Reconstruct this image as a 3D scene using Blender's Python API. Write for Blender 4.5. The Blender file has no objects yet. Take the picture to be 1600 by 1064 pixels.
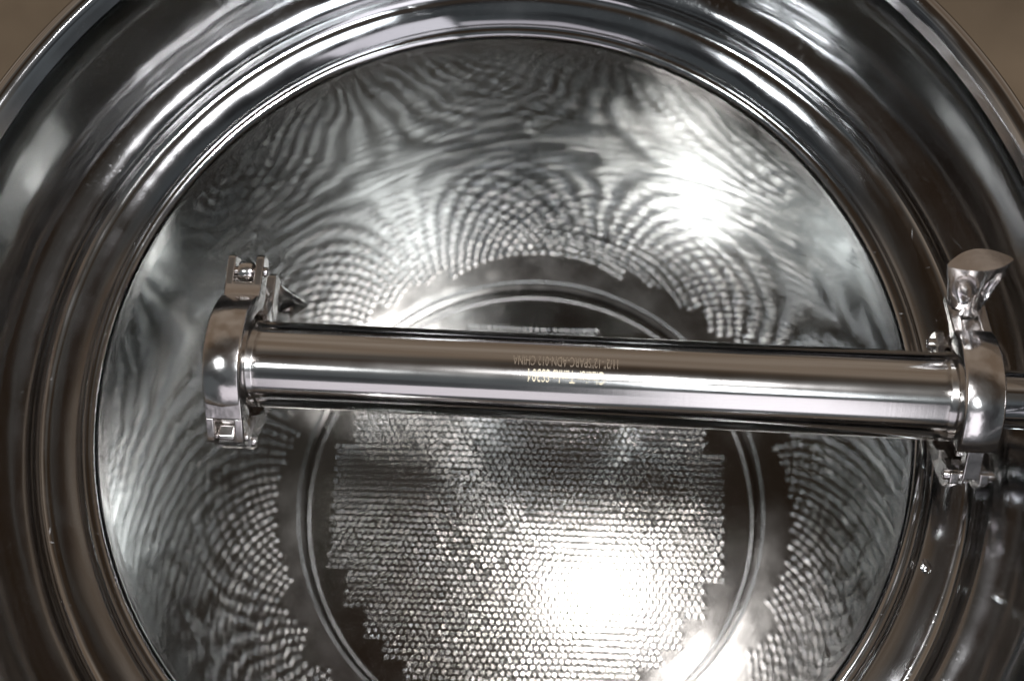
import bpy, bmesh, math, random
from mathutils import Vector, Matrix, noise
random.seed(7)
sc = bpy.context.scene
COL = sc.collection
MM = 0.001

# ------------------------------------------------------------------ camera
F = 1810.0                                   # focal length in pixels of the 1600 px wide photograph
NX, NY = 86.0, 458.4                         # where the tank axis points, relative to the image centre
CAM = Vector((32.6, -108.4, 557.0))          # mm, z = 0 at the mouth of the inner column
n = Vector((NX, NY, F)).normalized()         # tank axis (downwards) in camera coords (x right, y down, z forward)
e1 = (Vector((1, 0, 0)) - n * n.x).normalized()
e2 = n.cross(e1)
def cam_to_world(v):                         # direction, camera frame -> world (x, y = image up, z up)
    return Vector((v.dot(e1), -v.dot(e2), -v.dot(n)))
right, down, fwd = (cam_to_world(Vector(a)) for a in ((1, 0, 0), (0, 1, 0), (0, 0, 1)))
def at_z(px, py, z):                         # pixel of the 1600x1064 photograph -> point at height z (mm)
    d = cam_to_world(Vector((px - 800, py - 532, F)))
    return CAM + d * ((z - CAM.z) / d.z)
cd = bpy.data.cameras.new('camera')
cam = bpy.data.objects.new('camera', cd)
COL.objects.link(cam)
m = Matrix((right, -down, -fwd)).transposed().to_4x4()
m.translation = CAM * MM
cam.matrix_world = m
cd.sensor_width = 36.0
cd.lens = F / 1600 * 36
cd.clip_start = 0.01
cd.clip_end = 50
cd.dof.use_dof = True
cd.dof.focus_distance = 0.497
cd.dof.aperture_fstop = 10.0
sc.camera = cam

# ------------------------------------------------------------------ world and lamps
w = bpy.data.worlds.new('World')
sc.world = w
w.use_nodes = True
nt = w.node_tree
bg = nt.nodes['Background']
tc = nt.nodes.new('ShaderNodeTexCoord')
def wn(kind, **kw):
    k = nt.nodes.new('ShaderNode' + kind)
    for a, b in kw.items(): setattr(k, a, b)
    return k
def wrange(src, a, b, smooth=True):
    k = wn('MapRange', interpolation_type='SMOOTHSTEP'); nt.links.new(src, k.inputs[0])
    k.inputs[1].default_value = a; k.inputs[2].default_value = b; return k.outputs[0]
def wmix(f, a, b):
    k = wn('Mix', data_type='RGBA'); nt.links.new(f, k.inputs[0])
    for q, v in ((6, a), (7, b)):
        if isinstance(v, tuple): k.inputs[q].default_value = (*v, 1)
        else: nt.links.new(v, k.inputs[q])
    return k.outputs[2]
sp = wn('SeparateXYZ'); nt.links.new(tc.outputs['Generated'], sp.inputs[0])
nz = wn('TexNoise'); nz.inputs['Scale'].default_value = 2.6; nz.inputs['Detail'].default_value = 4
nt.links.new(tc.outputs['Generated'], nz.inputs['Vector'])
low = wmix(wrange(nz.outputs['Fac'], .35, .65), (0.17, 0.125, 0.09), (0.30, 0.25, 0.205))     # brown walls of the room
top = wmix(wrange(nz.outputs['Fac'], .40, .62), (0.034, 0.021, 0.012), (0.085, 0.078, 0.070))    # unlit ceiling
back = wmix(wrange(nz.outputs['Fac'], .38, .62), (0.030, 0.031, 0.034), (0.10, 0.112, 0.12))     # window side of the room
zy = wn('Math', operation='MULTIPLY_ADD')
nt.links.new(sp.outputs['Y'], zy.inputs[0]); zy.inputs[1].default_value = -0.45; nt.links.new(sp.outputs['Z'], zy.inputs[2])
c1 = wmix(wrange(zy.outputs[0], .53, .80), low, top)
c2 = wmix(wrange(sp.outputs['Y'], -0.12, -0.42), c1, back)
nt.links.new(c2, bg.inputs['Color'])
bg.inputs['Strength'].default_value = 1.0

def area(name, loc, target, sx, sy, power, color):
    l = bpy.data.lights.new(name, 'AREA')
    l.shape = 'RECTANGLE'; l.size = sx; l.size_y = sy; l.energy = power; l.color = color
    o = bpy.data.objects.new(name, l)
    COL.objects.link(o)
    o.location = loc
    o.rotation_euler = (Vector(target) - Vector(loc)).to_track_quat('-Z', 'Y').to_euler()
    return o
area('camera_flash', (CAM + Vector((58, 68, 62))) * MM, (0.0, 0.03, -0.3), 0.060, 0.026, 2.6, (0.98, 0.98, 1.0))
area('window_light', (0.30, -1.15, 0.92), (0.30, 0.0, 0.06), 0.42, 1.0, 2.1, (0.95, 0.92, 1.0))
area('dim_window_fill', (-0.26, -1.15, 0.66), (-0.26, 0.0, 0.06), 0.60, 0.55, 0.95, (0.96, 0.91, 1.0))  # dim panel added beside the window to carry its band along the tube's left
area('ceiling_lamp', (-0.78, -0.47, 1.95), (0, 0, 0), 0.22, 0.20, 6.5, (0.92, 0.97, 1.0))
area('upper_window_light', (0.33, -0.66, 1.89), (0, 0, 0), 0.24, 0.40, 3.0, (0.88, 0.95, 1.0))

sc.view_settings.view_transform = 'Standard'
sc.view_settings.look = 'None'
sc.view_settings.exposure = 0
sc.view_settings.gamma = 1
sc.render.engine = 'CYCLES'
sc.cycles.max_bounces = 16
sc.cycles.glossy_bounces = 14
sc.cycles.diffuse_bounces = 3
sc.cycles.sample_clamp_indirect = 12
sc.cycles.caustics_reflective = True
sc.cycles.blur_glossy = 0.2
sc.cycles.use_denoising = True
sc.cycles.denoising_input_passes = 'RGB'

# ------------------------------------------------------------------ materials
def metal(name, col=(0.60, 0.59, 0.57), rough=0.05, rvar=0.03, wob=0.0, wscale=14, grain=None, gstr=0.0, aniso=0.0,
          scratch=0.0, dirt=0.0, axis='Z'):
    M = bpy.data.materials.new(name); M.use_nodes = True
    t = M.node_tree; N = t.nodes; L = t.links
    b = N['Principled BSDF']
    b.inputs['Metallic'].default_value = 1
    b.inputs['Base Color'].default_value = (*col, 1)
    tcn = N.new('ShaderNodeTexCoord')
    obj = tcn.outputs['Object']
    def noise_(scale, detail=4, vec=obj, dist=0.0):
        k = N.new('ShaderNodeTexNoise'); k.inputs['Scale'].default_value = scale; k.inputs['Detail'].default_value = detail
        k.inputs['Distortion'].default_value = dist
        L.new(vec, k.inputs['Vector']); return k.outputs['Fac']
    def mapr(v, a, b_, c, d):
        k = N.new('ShaderNodeMapRange'); L.new(v, k.inputs[0])
        for i, x in enumerate((a, b_, c, d)): k.inputs[i + 1].default_value = x
        return k.outputs[0]
    def add(a, b_, op='ADD'):
        k = N.new('ShaderNodeMath'); k.operation = op; L.new(a, k.inputs[0]); L.new(b_, k.inputs[1]); return k.outputs[0]
    r = mapr(noise_(45, 5), 0.35, 0.7, rough, rough + rvar)
    if scratch:
        for rot, sc_ in (((0.2, 0.1, 0.5), (30, 700, 700)), ((0.5, 0.9, 2.0), (700, 25, 700))):
            mp = N.new('ShaderNodeMapping'); L.new(obj, mp.inputs[0]); mp.inputs['Scale'].default_value = sc_; mp.inputs['Rotation'].default_value = rot
            line = mapr(noise_(1, 1, mp.outputs[0]), 0.74, 0.78, 0, 1)
            gate = mapr(noise_(14, 2), 0.52, 0.60, 0, 1)
            r = add(r, mapr(add(line, gate, 'MULTIPLY'), 0, 1, 0, scratch))
    if dirt:
        sp = mapr(noise_(900, 1), 0.70, 0.74, 0, 1)
        gate = mapr(noise_(20, 3), 0.50, 0.64, 0, 1)
        r = add(r, mapr(add(sp, gate, 'MULTIPLY'), 0, 1, 0, dirt))
    L.new(r, b.inputs['Roughness'])
    nrm = None
    if wob:
        bp = N.new('ShaderNodeBump'); bp.inputs['Strength'].default_value = 1; bp.inputs['Distance'].default_value = wob
        L.new(noise_(wscale, 2), bp.inputs['Height']); nrm = bp.outputs[0]
    if grain:
        mp = N.new('ShaderNodeMapping'); L.new(obj, mp.inputs[0]); mp.inputs['Scale'].default_value = grain
        bp = N.new('ShaderNodeBump'); bp.inputs['Strength'].default_value = 1; bp.inputs['Distance'].default_value = gstr
        L.new(noise_(1, 4, mp.outputs[0]), bp.inputs['Height'])
        if nrm: L.new(nrm, bp.inputs['Normal'])
        nrm = bp.outputs[0]
    if nrm: L.new(nrm, b.inputs['Normal'])
    if aniso:
        b.inputs['Anisotropic'].default_value = aniso
        tg = N.new('ShaderNodeTangent'); tg.direction_type = 'RADIAL'; tg.axis = axis
        L.new(tg.outputs[0], b.inputs['Tangent']); b.inputs['Anisotropic Rotation'].default_value = 0.25
    return M
M_WALL = metal('polished_column_steel', (0.60, 0.625, 0.63), 0.035, 0.022, wob=0.0007, wscale=9, scratch=0.08)
M_UP = metal('polished_tank_steel', (0.60, 0.60, 0.605), 0.06, 0.07, wob=0.0010, wscale=12, grain=(9, 9, 200), gstr=0.000004, dirt=0.08, scratch=0.06)
M_SHO = metal('polished_shoulder_steel', (0.60, 0.60, 0.60), 0.05, 0.05, wob=0.0008, wscale=16, dirt=0.18, scratch=0.12)
M_RING = metal('bottom_ring_steel', (0.78, 0.77, 0.75), 0.24, 0.10, wob=0.0003, wscale=30)
M_PLATE = metal('perforated_plate_steel', (0.36, 0.335, 0.31), 0.10, 0.04, wob=0.0003, wscale=12)
M_GLINT = metal('glint_dome_steel', (0.66, 0.67, 0.68), 0.20, 0.05)  # paler steel for domes added around the holes to make bright glints
M_TUBE = metal('brushed_tube_steel', (0.66, 0.64, 0.62), 0.125, 0.03, grain=(2600, 30, 30), gstr=0.000010, aniso=0.6, axis='X')
M_FER = metal('turned_ferrule_steel', (0.60, 0.58, 0.56), 0.14, 0.05)
M_CLAMP = metal('cast_clamp_steel', (0.70, 0.67, 0.65), 0.15, 0.08, wob=0.00013, wscale=170, dirt=0.15)
M_NUT = metal('cast_wing_nut_steel', (0.68, 0.65, 0.64), 0.17, 0.06, wob=0.0002, wscale=180)
def plain(name, col, rough, nscale=8, var=0.3):
    M = bpy.data.materials.new(name); M.use_nodes = True
    t = M.node_tree; b = t.nodes['Principled BSDF']
    k = t.nodes.new('ShaderNodeTexNoise'); k.inputs['Scale'].default_value = nscale; k.inputs['Detail'].default_value = 5
    tcn = t.nodes.new('ShaderNodeTexCoord'); t.links.new(tcn.outputs['Object'], k.inputs['Vector'])
    r = t.nodes.new('ShaderNodeValToRGB')
    r.color_ramp.elements[0].position = 0.3; r.color_ramp.elements[1].position = 0.7
    r.color_ramp.elements[0].color = (*[c * (1 - var) for c in col], 1)
    r.color_ramp.elements[1].color = (*[c * (1 + var) for c in col], 1)
    t.links.new(k.outputs['Fac'], r.inputs['Fac']); t.links.new(r.outputs['Color'], b.inputs['Base Color'])
    b.inputs['Roughness'].default_value = rough
    return M
M_FLOOR = plain('brown_floor', (0.33, 0.25, 0.17), 0.6, 5)
M_RUB = plain('white_gasket', (0.5, 0.48, 0.44), 0.5, 60, 0.1)
M_ETCH = plain('etched_lettering', (0.80, 0.72, 0.52), 0.45, 400, 0.1)
M_ETCH2 = plain('faint_etched_lettering', (0.20, 0.155, 0.11), 0.45, 400, 0.2)

# ------------------------------------------------------------------ helpers
def tag(o, label=None, cat=None, group=None, kind=None):
    if label: o['label'] = label
    if cat: o['category'] = cat
    if group: o['group'] = group
    if kind: o['kind'] = kind
    return o
def empty(name, loc_mm=(0, 0, 0), mat=None):
    o = bpy.data.objects.new(name, None); COL.objects.link(o); o.empty_display_size = 0.02
    if mat is not None: o.matrix_world = mat
    else: o.location = Vector(loc_mm) * MM
    return o
def link(name, bm, mtl, parent=None, smooth=True, angle=None, bevel=0.0, recalc=True):
    """bm is in mm"""
    if recalc: bmesh.ops.recalc_face_normals(bm, faces=bm.faces)
    bmesh.ops.scale(bm, vec=(MM, MM, MM), verts=bm.verts)
    me = bpy.data.meshes.new(name); bm.to_mesh(me); bm.free()
    me.materials.append(mtl)
    if smooth: me.polygons.foreach_set('use_smooth', [True] * len(me.polygons))
    if angle is not None: me.set_sharp_from_angle(angle=math.radians(angle))
    o = bpy.data.objects.new(name, me); COL.objects.link(o)
    if parent: o.parent = parent
    if bevel:
        b = o.modifiers.new('bevel', 'BEVEL'); b.width = bevel * MM; b.segments = 3; b.limit_method = 'ANGLE'; b.angle_limit = math.radians(40)
        b.harden_normals = True
    return o
def lathe(prof, seg=256, axis='Z', closed=False, bm=None, mat=None):
    bm = bm or bmesh.new(); rings = []
    for r, h in prof:
        ring = []
        for i in range(seg):
            a = 2 * math.pi * i / seg
            c, s = r * math.cos(a), r * math.sin(a)
            p = Vector((c, s, h)) if axis == 'Z' else Vector((h, c, s))
            if mat: p = mat @ p
            ring.append(bm.verts.new(p))
        rings.append(ring)
    m_ = len(rings)
    for k in range(m_ if closed else m_ - 1):
        A, B = rings[k], rings[(k + 1) % m_]
        for i in range(seg):
            j = (i + 1) % seg
            bm.faces.new((A[i], A[j], B[j], B[i]))
    return bm
def capped(prof, seg=48, axis='Z', bm=None, mat=None):
    """solid of revolution: first and last rings are closed"""
    bm = bm or bmesh.new(); n0 = len(bm.verts)
    lathe(prof, seg, axis, False, bm, mat)
    bm.verts.ensure_lookup_table()
    vs = list(bm.verts)[n0:]
    bm.faces.new(vs[:seg]); bm.faces.new(vs[-seg:])
    return bm
def box(bm, c, s, rot=None):
    r = bmesh.ops.create_cube(bm, size=1)
    M_ = Matrix.Translation(Vector(c)) @ (rot.to_4x4() if rot else Matrix()) @ Matrix.Diagonal((*s, 1))
    bmesh.ops.transform(bm, matrix=M_, verts=r['verts'])
    return bm
def arc(cx, cz, r, a0, a1, k):
    return [(cx + r * math.cos(math.radians(a0 + (a1 - a0) * i / k)), cz + r * math.sin(math.radians(a0 + (a1 - a0) * i / k))) for i in range(k + 1)]

# ------------------------------------------------------------------ floor under the tank
bm = bmesh.new(); bmesh.ops.create_grid(bm, x_segments=8, y_segments=8, size=4000)
bmesh.ops.translate(bm, verts=bm.verts, vec=(0, 0, -620))
tag(link('floor', bm, M_FLOOR), kind='structure')

# ------------------------------------------------------------------ the tank
tank = tag(empty('steel_tank', (0, 0, -620)), 'big polished stainless steel tank seen from above, with stepped mirror walls and rolled rim', 'tank')
def tpart(name, prof, mtl, seg=320, closed=False, parent=None):
    bm = lathe([(r, z + 620) for r, z in prof], seg, closed=closed)
    return link(name, bm, mtl, parent or tank, recalc=False)
# inner column wall, seen through the mouth
colw = tpart('column_wall', [(200.0, -467 + 451 * i / 40) for i in range(41)][::-1], M_WALL)
# rounded lip of the mouth
lip = tpart('mouth_lip', [(200.0, -16), (200.0, -9)] + arc(204.6, -4.4, 4.6, 186, 45, 18) + [(208.6, -2.6), (209.6, -5.0), (210.2, -7.6)], M_SHO)
# shoulder: shallow trough between lip and upper wall
sh = [(210.2, -7.6), (211.0, -10.0), (212.6, -11.4), (215, -12.2), (219, -13.0), (224, -13.6), (227.5, -13.4)] + arc(227.5, -5.6, 7.8, -88, -4, 10)
shoulder = tpart('shoulder', sh, M_SHO)
upw = tpart('upper_wall', [(235.35, -6)] + [(235.4, -2 + i * 7.2) for i in range(13)] + [(235.9, 90), (237.4, 95)], M_UP)
rim = tpart('rim', [(237.4, 95), (239.2, 98.2)] + arc(245.2, 97.5, 5.6, 150, 0, 18) + [(250.8, 92), (250.0, 86), (246, 82), (241, 80)], M_UP)
tpart('outer_wall', [(241, 80), (240.6, 60), (240.6, -30), (236, -42), (214, -48), (206, -54), (205, -70), (205, -480), (214, -486), (214, -500), (205, -506), (205, -620)], M_UP)
# bottom of the column: a clamped ring with a rounded bead and a groove
br = tpart('bottom_ring', arc(195.2, -470.6, 1.7, -20, 200, 16), M_RING)
br.location = (0, -0.003, 0)
# small weld spot on the shoulder
p = at_z(1446, 884, -12.5)
bm = bmesh.new(); bmesh.ops.create_uvsphere(bm, u_segments=24, v_segments=12, radius=3.2)
bmesh.ops.scale(bm, vec=(1, 1.25, 0.45), verts=bm.verts)
bmesh.ops.translate(bm, verts=bm.verts, vec=(p.x, p.y, 620 - 13.2))
link('weld_spot', bm, M_SHO, tank)

for px, py, q in ((1152, 948, 1.6), (1176, 926, 1.8), (1168, 962, 1.4), (1118, 992, 1.3)):  # small steel beads on the bottom ring
    p = at_z(px, py, -469.6)
    bm = bmesh.new(); bmesh.ops.create_uvsphere(bm, u_segments=16, v_segments=10, radius=q)
    bmesh.ops.translate(bm, verts=bm.verts, vec=(p.x, p.y, 620 - 469.6))
    link('ring_bead', bm, M_RING, tank)
# ------------------------------------------------------------------ perforated plate
PZ = -471.0
plate_c = (0.0, 0.0)
PITCH, ROWH = 5.55, 5.35
def half_width(y):
    y = abs(y)
    for lim, hw in ((56, 173), (90, 157), (115, 138), (131, 120), (145, 101), (158, 78), (167, 60)):
        if y < lim: return hw
    return 0
plate = bmesh.new()
SEG = 12
def hole(cx, cy, x0, x1, y0, y1):
    rj = 1 + random.uniform(-.05, .05)
    tz = random.uniform(0.0, 0.05); ta = random.uniform(0, 6.28)
    outer, rings = [], [[], [], [], [], []]
    for k in range(SEG):
        a = 2 * math.pi * (k + .5) / SEG
        c, s = math.cos(a), math.sin(a)
        tx = (x1 - cx) / c if c > 0 else (x0 - cx) / c
        ty = (y1 - cy) / s if s > 0 else (y0 - cy) / s
        t = min(tx, ty)
        outer.append(plate.verts.new((cx + c * t, cy + s * t, 0)))
        for q, (r, z) in enumerate(((0.98, 0.0), (0.76, 0.068), (0.48, 0.128), (0.22, 0.152), (0.15, -0.6))):  # raised dome shaped to catch the flash as a glint, tiny hole in its middle
            rr = r * rj
            zz = z + (tz * math.cos(a - ta) if 0 < q < 3 else 0)
            rings[q].append(plate.verts.new((cx + c * rr, cy + s * rr, zz)))
    allr = [outer] + rings
    for A, B in zip(allr, allr[1:]):
        for k in range(SEG):
            j = (k + 1) % SEG
            f = plate.faces.new((A[k], A[j], B[j], B[k])); f.material_index = 0 if A is outer else 1
    # corners of the cell
    for (sx, sy) in ((x1, y1), (x0, y1), (x0, y0), (x1, y0)):
        k = {(x1, y1): 0, (x0, y1): 1, (x0, y0): 2, (x1, y0): 3}[(sx, sy)]
        i0 = None
        for i in range(SEG):
            A, B = outer[i], outer[(i + 1) % SEG]
            def on(v, s_): return abs(v.co.x - (x0 if s_ == 'x0' else x1)) < 1e-6 if s_[0] == 'x' else abs(v.co.y - (y0 if s_ == 'y0' else y1)) < 1e-6
            xs = 'x1' if sx == x1 else 'x0'; ys = 'y1' if sy == y1 else 'y0'
            if (on(A, xs) and on(B, ys) and not on(A, ys)) or (on(A, ys) and on(B, xs) and not on(A, xs)):
                v = plate.verts.new((sx, sy, 0)); plate.faces.new((A, v, B)); break
nrow = int(194 / ROWH)
for j in range(-nrow, nrow + 1):
    y = j * ROWH; hw = half_width(y)
    off = PITCH / 2 if j % 2 else 0
    lim = math.sqrt(max(0, 194 ** 2 - (abs(y) + ROWH / 2) ** 2))
    nc = int((hw - off) / PITCH)
    xs = [off + i * PITCH for i in range(-nc - (1 if off else 0), nc + 1)] if hw else []
    y0, y1 = y - ROWH / 2, y + ROWH / 2
    if not xs:
        if lim > 1:
            plate.faces.new([plate.verts.new(c) for c in ((-lim, y0, 0), (lim, y0, 0), (lim, y1, 0), (-lim, y1, 0))])
        continue
    for cx in xs:
        x0, x1 = cx - PITCH / 2, cx + PITCH / 2
        if False:
            plate.faces.new([plate.verts.new(c) for c in ((x0, y0, 0), (x1, y0, 0), (x1, y1, 0), (x0, y1, 0))]); continue
        hole(cx, y, x0, x1, y0, y1)
    a, b_ = xs[0] - PITCH / 2, xs[-1] + PITCH / 2
    if lim > b_: plate.faces.new([plate.verts.new(c) for c in ((b_, y0, 0), (lim, y0, 0), (lim, y1, 0), (b_, y1, 0))])
    if -lim < a: plate.faces.new([plate.verts.new(c) for c in ((-lim, y0, 0), (a, y0, 0), (a, y1, 0), (-lim, y1, 0))])
# edge ring covers the stepped border of the flat sheet
lathe([(183.8, 0.03), (192.0, 0.03), (200.0, 0.03), (209.0, 0.03)], 256, bm=plate)
po = link('strainer_plate', plate, M_PLATE, recalc=False, angle=60)
po.data.materials.append(M_GLINT)
po.location = (-0.002, -0.003, PZ * MM)
po.rotation_euler = (0, 0, math.radians(-2.2))
tag(po, 'round perforated steel plate with rows of small holes at the bottom of the tank', 'strainer plate')

# ------------------------------------------------------------------ tube assembly
TZ = 60.0
PL, PR = at_z(377, 567, TZ), at_z(1503, 621, TZ)
X = (PR - PL).normalized(); Z = Vector((0, 0, 1)); Y = Z.cross(X)
def frame(o):
    M_ = Matrix((X, Y, Z)).transposed().to_4x4(); M_.translation = Vector(o) * MM
    return M_
LEN = (PR - PL).length
print('tube length', LEN, 'PL', PL, 'PR', PR)
spool = tag(empty('spool_tube', mat=frame(PL)), 'long brushed stainless steel tube lying across the mouth of the tank, with small etched lettering', 'tube')
TR = 19.05
bm = lathe([(TR, 5.5 + (LEN - 11) * i / 60) for i in range(61)], 160, 'X'); link('tube', bm, M_TUBE, spool)
bm = lathe([(17.4, 0), (17.4, LEN)], 96, 'X'); link('bore', bm, M_FER, spool)
def ferrule(x, d):
    pr = [(17.4, 0.2), (25.1, 0.2), (25.2, 1.2), (24.9, 2.0), (21.4, 3.1), (20.2, 4.0), (19.5, 5.4), (19.35, 9.5), (19.05, 10.2)]
    bm = lathe([(r, x + d * h) for r, h in pr], 128, 'X'); return link('ferrule', bm, M_FER, spool)
ferrule(0, 1); ferrule(LEN, -1)
# etched lettering, upside down in the picture
def lettering(text, px0, px1, ang, height, mtl):
    cu = bpy.data.curves.new('lettering', 'FONT'); cu.body = text; cu.size = 1; cu.resolution_u = 3
    t = bpy.data.objects.new('tmp', cu); COL.objects.link(t)
    me = t.to_mesh(); bm = bmesh.new(); bm.from_mesh(me); t.to_mesh_clear()
    bpy.data.objects.remove(t); bpy.data.curves.remove(cu)
    xs = [v.co.x for v in bm.verts]; w0, w1 = min(xs), max(xs)
    a0 = (at_z(px0, 585, TZ + 19) - PL).dot(X); a1 = (at_z(px1, 590, TZ + 19) - PL).dot(X)
    for k in range(1, 8):
        bmesh.ops.bisect_plane(bm, geom=bm.verts[:] + bm.edges[:] + bm.faces[:], plane_co=(0, k / 8 * 0.75, 0), plane_no=(0, 1, 0))
    for v in bm.verts:
        x = a1 - (v.co.x - w0) / (w1 - w0) * (a1 - a0)
        th = ang - (v.co.y / 0.7 - 0.5) * height / TR        # angle from +Z towards +Y
        r = TR + 0.03
        v.co = Vector((x, r * math.sin(th), r * math.cos(th)))
    bmesh.ops.recalc_face_normals(bm, faces=bm.faces)
    return link('lettering', bm, mtl, spool, smooth=False, recalc=False)
lettering('Glacier Tanks SS304', 824, 945, -0.18, 5.6, M_ETCH)
lettering('11/2"-12"SPARC-ADN-012 CHINA', 800, 965, 0.16, 4.4, M_ETCH2)
# port pipe leading to the right-hand wall of the tank
port = link('port_pipe', lathe([(12.7, LEN + 9 + i * 6) for i in range(10)], 96, 'X', mat=None), M_UP, None)
M_inv = Matrix.Translation((0, 0, -0.62)).inverted()
port.parent = tank; port.matrix_parent_inverse = Matrix.Translation((0, 0, 0.62)); port.matrix_basis = frame(PL)
pf = link('port_ferrule', lathe([(11, LEN + .8), (25.1, LEN + 0.8), (25.2, LEN + 1.8), (24.9, LEN + 2.8), (16, LEN + 5.5), (13.6, LEN + 7), (12.9, LEN + 9.2), (12.7, LEN + 10)], 96, 'X'), M_FER, None)
pf.parent = port
bm = capped([(25.1, 0), (25.2, -1.0), (24.9, -2.2), (20, -4)], 96, 'X'); link('end_cap', bm, M_FER, spool)

# ------------------------------------------------------------------ clamps
def half_ring(th0, th1, width, bm=None, ro=30.6, ri=23.2, seg=56):
    """th measured from +Z (towards the camera) to +Y (picture up); cross-section in (x, r)"""
    bm = bm or bmesh.new(); rings = []
    for i in range(seg + 1):
        f = i / seg; th = math.radians(th0 + (th1 - th0) * f)
        hw = width / 2
        c = 1.1
        sec = [(-hw, ri), (-hw, ro - c), (-hw + c * .3, ro - c * .3), (-hw + c, ro), (0, ro + 0.25), (hw - c, ro), (hw - c * .3, ro - c * .3), (hw, ro - c), (hw, ri),
               (hw - 3, ri), (3.2, ri + 3.8), (-3.2, ri + 3.8), (-hw + 3, ri)]
        rings.append([bm.verts.new((x, r * math.sin(th), r * math.cos(th))) for x, r in sec])
    k = len(rings[0])
    for A, B in zip(rings, rings[1:]):
        for i in range(k):
            j = (i + 1) % k; bm.faces.new((A[i], A[j], B[j], B[i]))
    bm.faces.new(rings[0]); bm.faces.new(rings[-1])
    return bm
def prism_x(bm, pts, x0, x1):
    """extrude a (y, z) outline along x"""
    a = [bm.verts.new((x0, y, z)) for y, z in pts]; b = [bm.verts.new((x1, y, z)) for y, z in pts]
    bm.faces.new(a); bm.faces.new(b[::-1])
    for i in range(len(pts)):
        j = (i + 1) % len(pts); bm.faces.new((a[i], b[i], b[j], a[j]))
    return bm
def cyl_x(bm, y, z, r, x0, x1, dome=0.6, seg=32):
    d = dome
    capped([(r - d, x0), (r - d * .3, x0 + d * .3), (r, x0 + d), (r, x1 - d), (r - d * .3, x1 - d * .3), (r - d, x1)], seg, 'X', bm, Matrix.Translation((0, y, z)))
    return bm
def fork(bm, y0, y1, z0, z1, xo, xi, slot, flare=0.0, s=1):
    """two prongs standing outward in y (s=+1 up, -1 down), joined at their root"""
    for sx in (-1, 1):
        pts = [(s * y0, z0), (s * (y1 - 1.5), z0 + flare), (s * y1, z0 + 1.5 + flare), (s * y1, z1 - 1.5), (s * (y1 - 1.5), z1), (s * y0, z1)]
        a, b = sorted((sx * xo, sx * xi)); prism_x(bm, pts, a, b)
    prism_x(bm, [(s * (y0 - 1), z0), (s * slot, z0 + flare * .4), (s * slot, z1), (s * (y0 - 1), z1)], -xi - .02, xi + .02)
    return bm
def wing_nut_bm():
    """z is the bolt axis, wings spread along x, fan-shaped block with a scooped recess on each side of each wing"""
    bm = bmesh.new(); NU, NV = 56, 30
    H = 27.0
    def P(u, v, side):
        hw = 8.6 + 5.2 * v                              # half width grows with height
        z = 4 + v * (H - 4) + 1.5 * (1 - u * u) * v
        x = u * hw
        lens = max(0.0, 1 - abs(u) ** 1.9)
        t = 0.8 + (5.0 + 0.8 * v) * lens
        for c, a in ((0.50, 1), (-0.50, 1)):                      # scoops
            d = ((u - c) / 0.38) ** 2 + ((v - 0.50) / 0.34) ** 2
            if d < 1: t -= a * 3.8 * (1 - d) ** 0.6
        return Vector((x, side * max(0.5, t), z))
    grid = {}
    for s in (-1, 1):
        for i in range(NU + 1):
            for j in range(NV + 1):
                grid[s, i, j] = bm.verts.new(P(-1 + 2 * i / NU, j / NV, s))
    for s in (-1, 1):
        for i in range(NU):
            for j in range(NV):
                bm.faces.new((grid[s, i, j], grid[s, i + 1, j], grid[s, i + 1, j + 1], grid[s, i, j + 1]))
    for i in range(NU):
        for j in (0, NV): bm.faces.new((grid[-1, i, j], grid[-1, i + 1, j], grid[1, i + 1, j], grid[1, i, j]))
    for j in range(NV):
        for i in (0, NU): bm.faces.new((grid[-1, i, j], grid[-1, i, j + 1], grid[1, i, j + 1], grid[1, i, j]))
    capped([(4.4, -1.6), (5.8, -1.2), (6.6, 0), (6.7, 2), (6.3, 4.5), (5.9, 7.5), (5.2, 11)], 40, 'Z', bm)
    return bm
def bolt_and_nut(clamp, origin, axis, wing, length, eye=True):
    """swing bolt from its eye at origin along axis, nut starting at length"""
    az = Vector(axis).normalized(); ax = Vector(wing); ax = (ax - az * ax.dot(az)).normalized()
    q = Matrix((ax, az.cross(ax), az)).transposed().to_4x4()
    base = Matrix.Translation(Vector(origin)) @ q
    bm = bmesh.new()
    if eye: cyl_x(bm, 0, 0, 4.9, -3.6, 3.6, 1.8)
    bmesh.ops.transform(bm, matrix=Matrix.Translation(Vector(origin)), verts=bm.verts)
    b2 = capped([(3.0, 2.5), (3.1, length + 26), (2.6, length + 27)], 32, 'Z', mat=base)
    me = bpy.data.meshes.new('t'); b2.to_mesh(me); b2.free(); bm.from_mesh(me); bpy.data.meshes.remove(me)
    bolt = link('swing_bolt', bm, M_CLAMP, clamp, angle=40)
    wn = wing_nut_bm()
    bmesh.ops.transform(wn, matrix=base @ Matrix.Translation((0, 0, length)), verts=wn.verts)
    link('wing_nut', wn, M_NUT, clamp, angle=50)

GR = 'clamps on the two ends of the tube'
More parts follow.
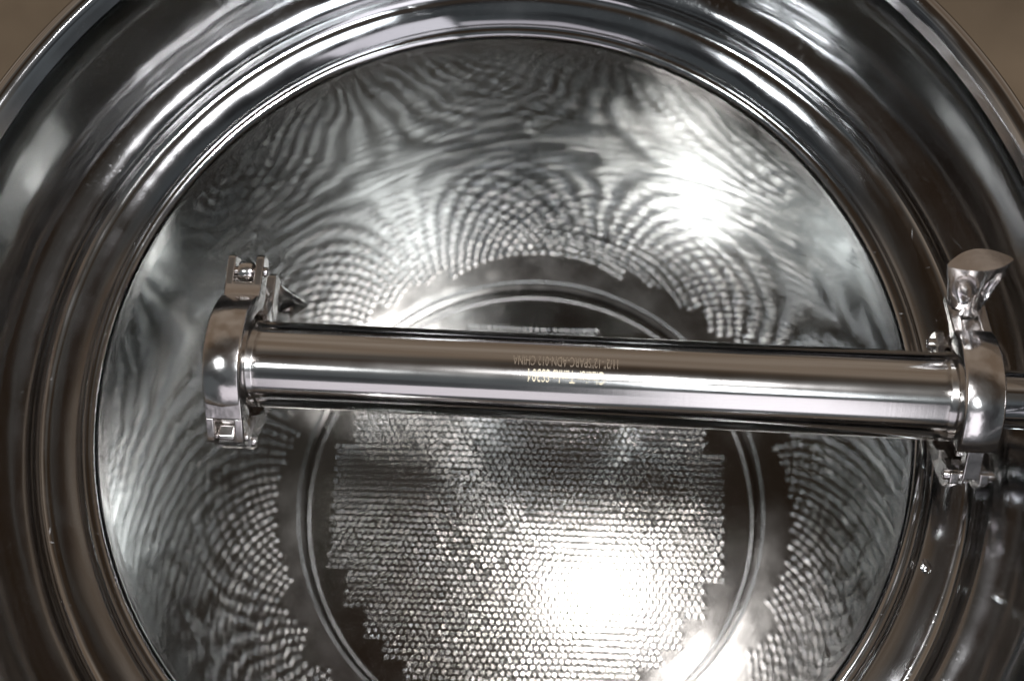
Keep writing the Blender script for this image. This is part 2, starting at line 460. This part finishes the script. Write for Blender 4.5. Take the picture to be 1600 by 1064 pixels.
# left clamp: fork and bolt eye towards the camera, nut on the far side
cl = tag(empty('pipe_clamp', mat=frame(PL)), 'left clamp, at the free end of the tube above the tank bottom', 'pipe clamp', GR)
near = half_ring(-74, 68, 16.4)
fork(near, 26.5, 47.5, 2.5, 11.5, 8.2, 4.6, 34.5)
prism_x(near, [(20, 18), (27, 12), (34.5, 11.4), (34.5, 3), (24, 3)], -8.15, 8.15)
prism_x(near, [(-18.5, 23.9), (-28.5, 15.8), (-28, 7), (-22, 13)], -8.17, 8.17)
foot = [(-28.2, 16.0), (-36.6, 9.9), (-38.2, 7.5), (-38.2, 3.0), (-30, 1.0), (-27.6, 8)]
prism_x(near, foot, -8.2, -4.3); prism_x(near, foot, 4.3, 8.2)
link('clamp_half', near, M_CLAMP, cl, angle=38, bevel=0.7)
far = half_ring(108, 252, 16.4)
fork(far, 26.5, 45.5, -19.5, -10.0, 8.4, 4.0, 32)
prism_x(far, [(20, -20), (27, -19.4), (32, -19.4), (32, -10.1), (24, -5)], -8.15, 8.15)
prism_x(far, [(-24, -20), (-29, -14), (-37, -9), (-37.5, -3), (-33, -1), (-24, -6)], -8.1, -4.4)
prism_x(far, [(-24, -20), (-29, -14), (-37, -9), (-37.5, -3), (-33, -1), (-24, -6)], 4.4, 8.1)
link('clamp_half', far, M_CLAMP, cl, angle=38, bevel=0.7)
bm = bmesh.new(); prism_x(bm, [(-29.5, 10), (-35.5, 9.6), (-37.4, 6), (-37.8, -4), (-36, -8), (-30, -6)], -4.0, 4.0)
link('hinge_link', bm, M_CLAMP, cl, angle=38, bevel=1.4)
bm = cyl_x(bmesh.new(), -34, 6.5, 2.0, -9.4, 9.4); link('hinge_pin', bm, M_NUT, cl, angle=40)
bm = cyl_x(bmesh.new(), -34, -5, 2.4, -9.6, 9.6); link('hinge_pin', bm, M_NUT, cl, angle=40)
bm = cyl_x(bmesh.new(), 40.5, 7, 2.2, -9.6, 9.6); link('bolt_pin', bm, M_NUT, cl, angle=40)
bolt_and_nut(cl, (0, 40.5, 7), (0.04, 0.02, -1), (0.98, -0.1, 0), 26)
# right clamp: nut towards the camera
cr = tag(empty('pipe_clamp', mat=frame(PR)), 'right clamp, where the tube meets the tank wall, its big wing nut standing up', 'pipe clamp', GR)
near = half_ring(-60, 56, 16.4)
for xa, xb in ((-8.15, -3.7), (3.7, 8.15)):
    prism_x(near, [(23, 19), (25.5, 17.2), (43.2, 7.4), (41.6, 3.9), (30, 10), (22, 12)], xa, xb)
prism_x(near, [(22.5, 18.6), (25.5, 17.0), (31.0, 14.0), (29.2, 10.6), (22, 12)], -3.72, 3.72)
prism_x(near, [(-22, 20), (-28.5, 13.5), (-36.5, 7), (-36.5, 2), (-32, 1), (-24, 12)], -3.6, 3.6)
link('clamp_half', near, M_CLAMP, cr, angle=38, bevel=0.7)
far = half_ring(110, 250, 16.4)
fork(far, 19.0, 31.5, -15.5, -6.0, 8.2, 4.4, 22)
prism_x(far, [(-22, -20), (-31, -14), (-38, -5), (-38, 4), (-34, 7), (-27, -2), (-24, -10)], -8.1, -4.1)
prism_x(far, [(-22, -20), (-31, -14), (-38, -5), (-38, 4), (-34, 7), (-27, -2), (-24, -10)], 4.1, 8.1)
link('clamp_half', far, M_CLAMP, cr, angle=38, bevel=0.7)
bm = cyl_x(bmesh.new(), -34, 3.5, 2.4, -10.4, 10.4); link('hinge_pin', bm, M_NUT, cr, angle=40)
bm = cyl_x(bmesh.new(), 26, -11, 2.6, -11, 11, 1.2); link('bolt_pin', bm, M_NUT, cr, angle=40)
bolt_and_nut(cr, (0, 26, -11), (-0.03, 0.47, 0.87), (0.95, 0.26, 0.1), 23.5, False)
# seals squeezed between the ferrules
bm = lathe([(17.6, -.1), (25.3, -.1), (25.3, LEN * 0 + .2), (17.6, .2)], 96, 'X', closed=True)
link('gasket', bm, M_RUB, cl)
bm = lathe([(17.6, .15), (25.3, .15), (25.3, .75), (17.6, .75)], 96, 'X', closed=True)
link('gasket', bm, M_RUB, cr)
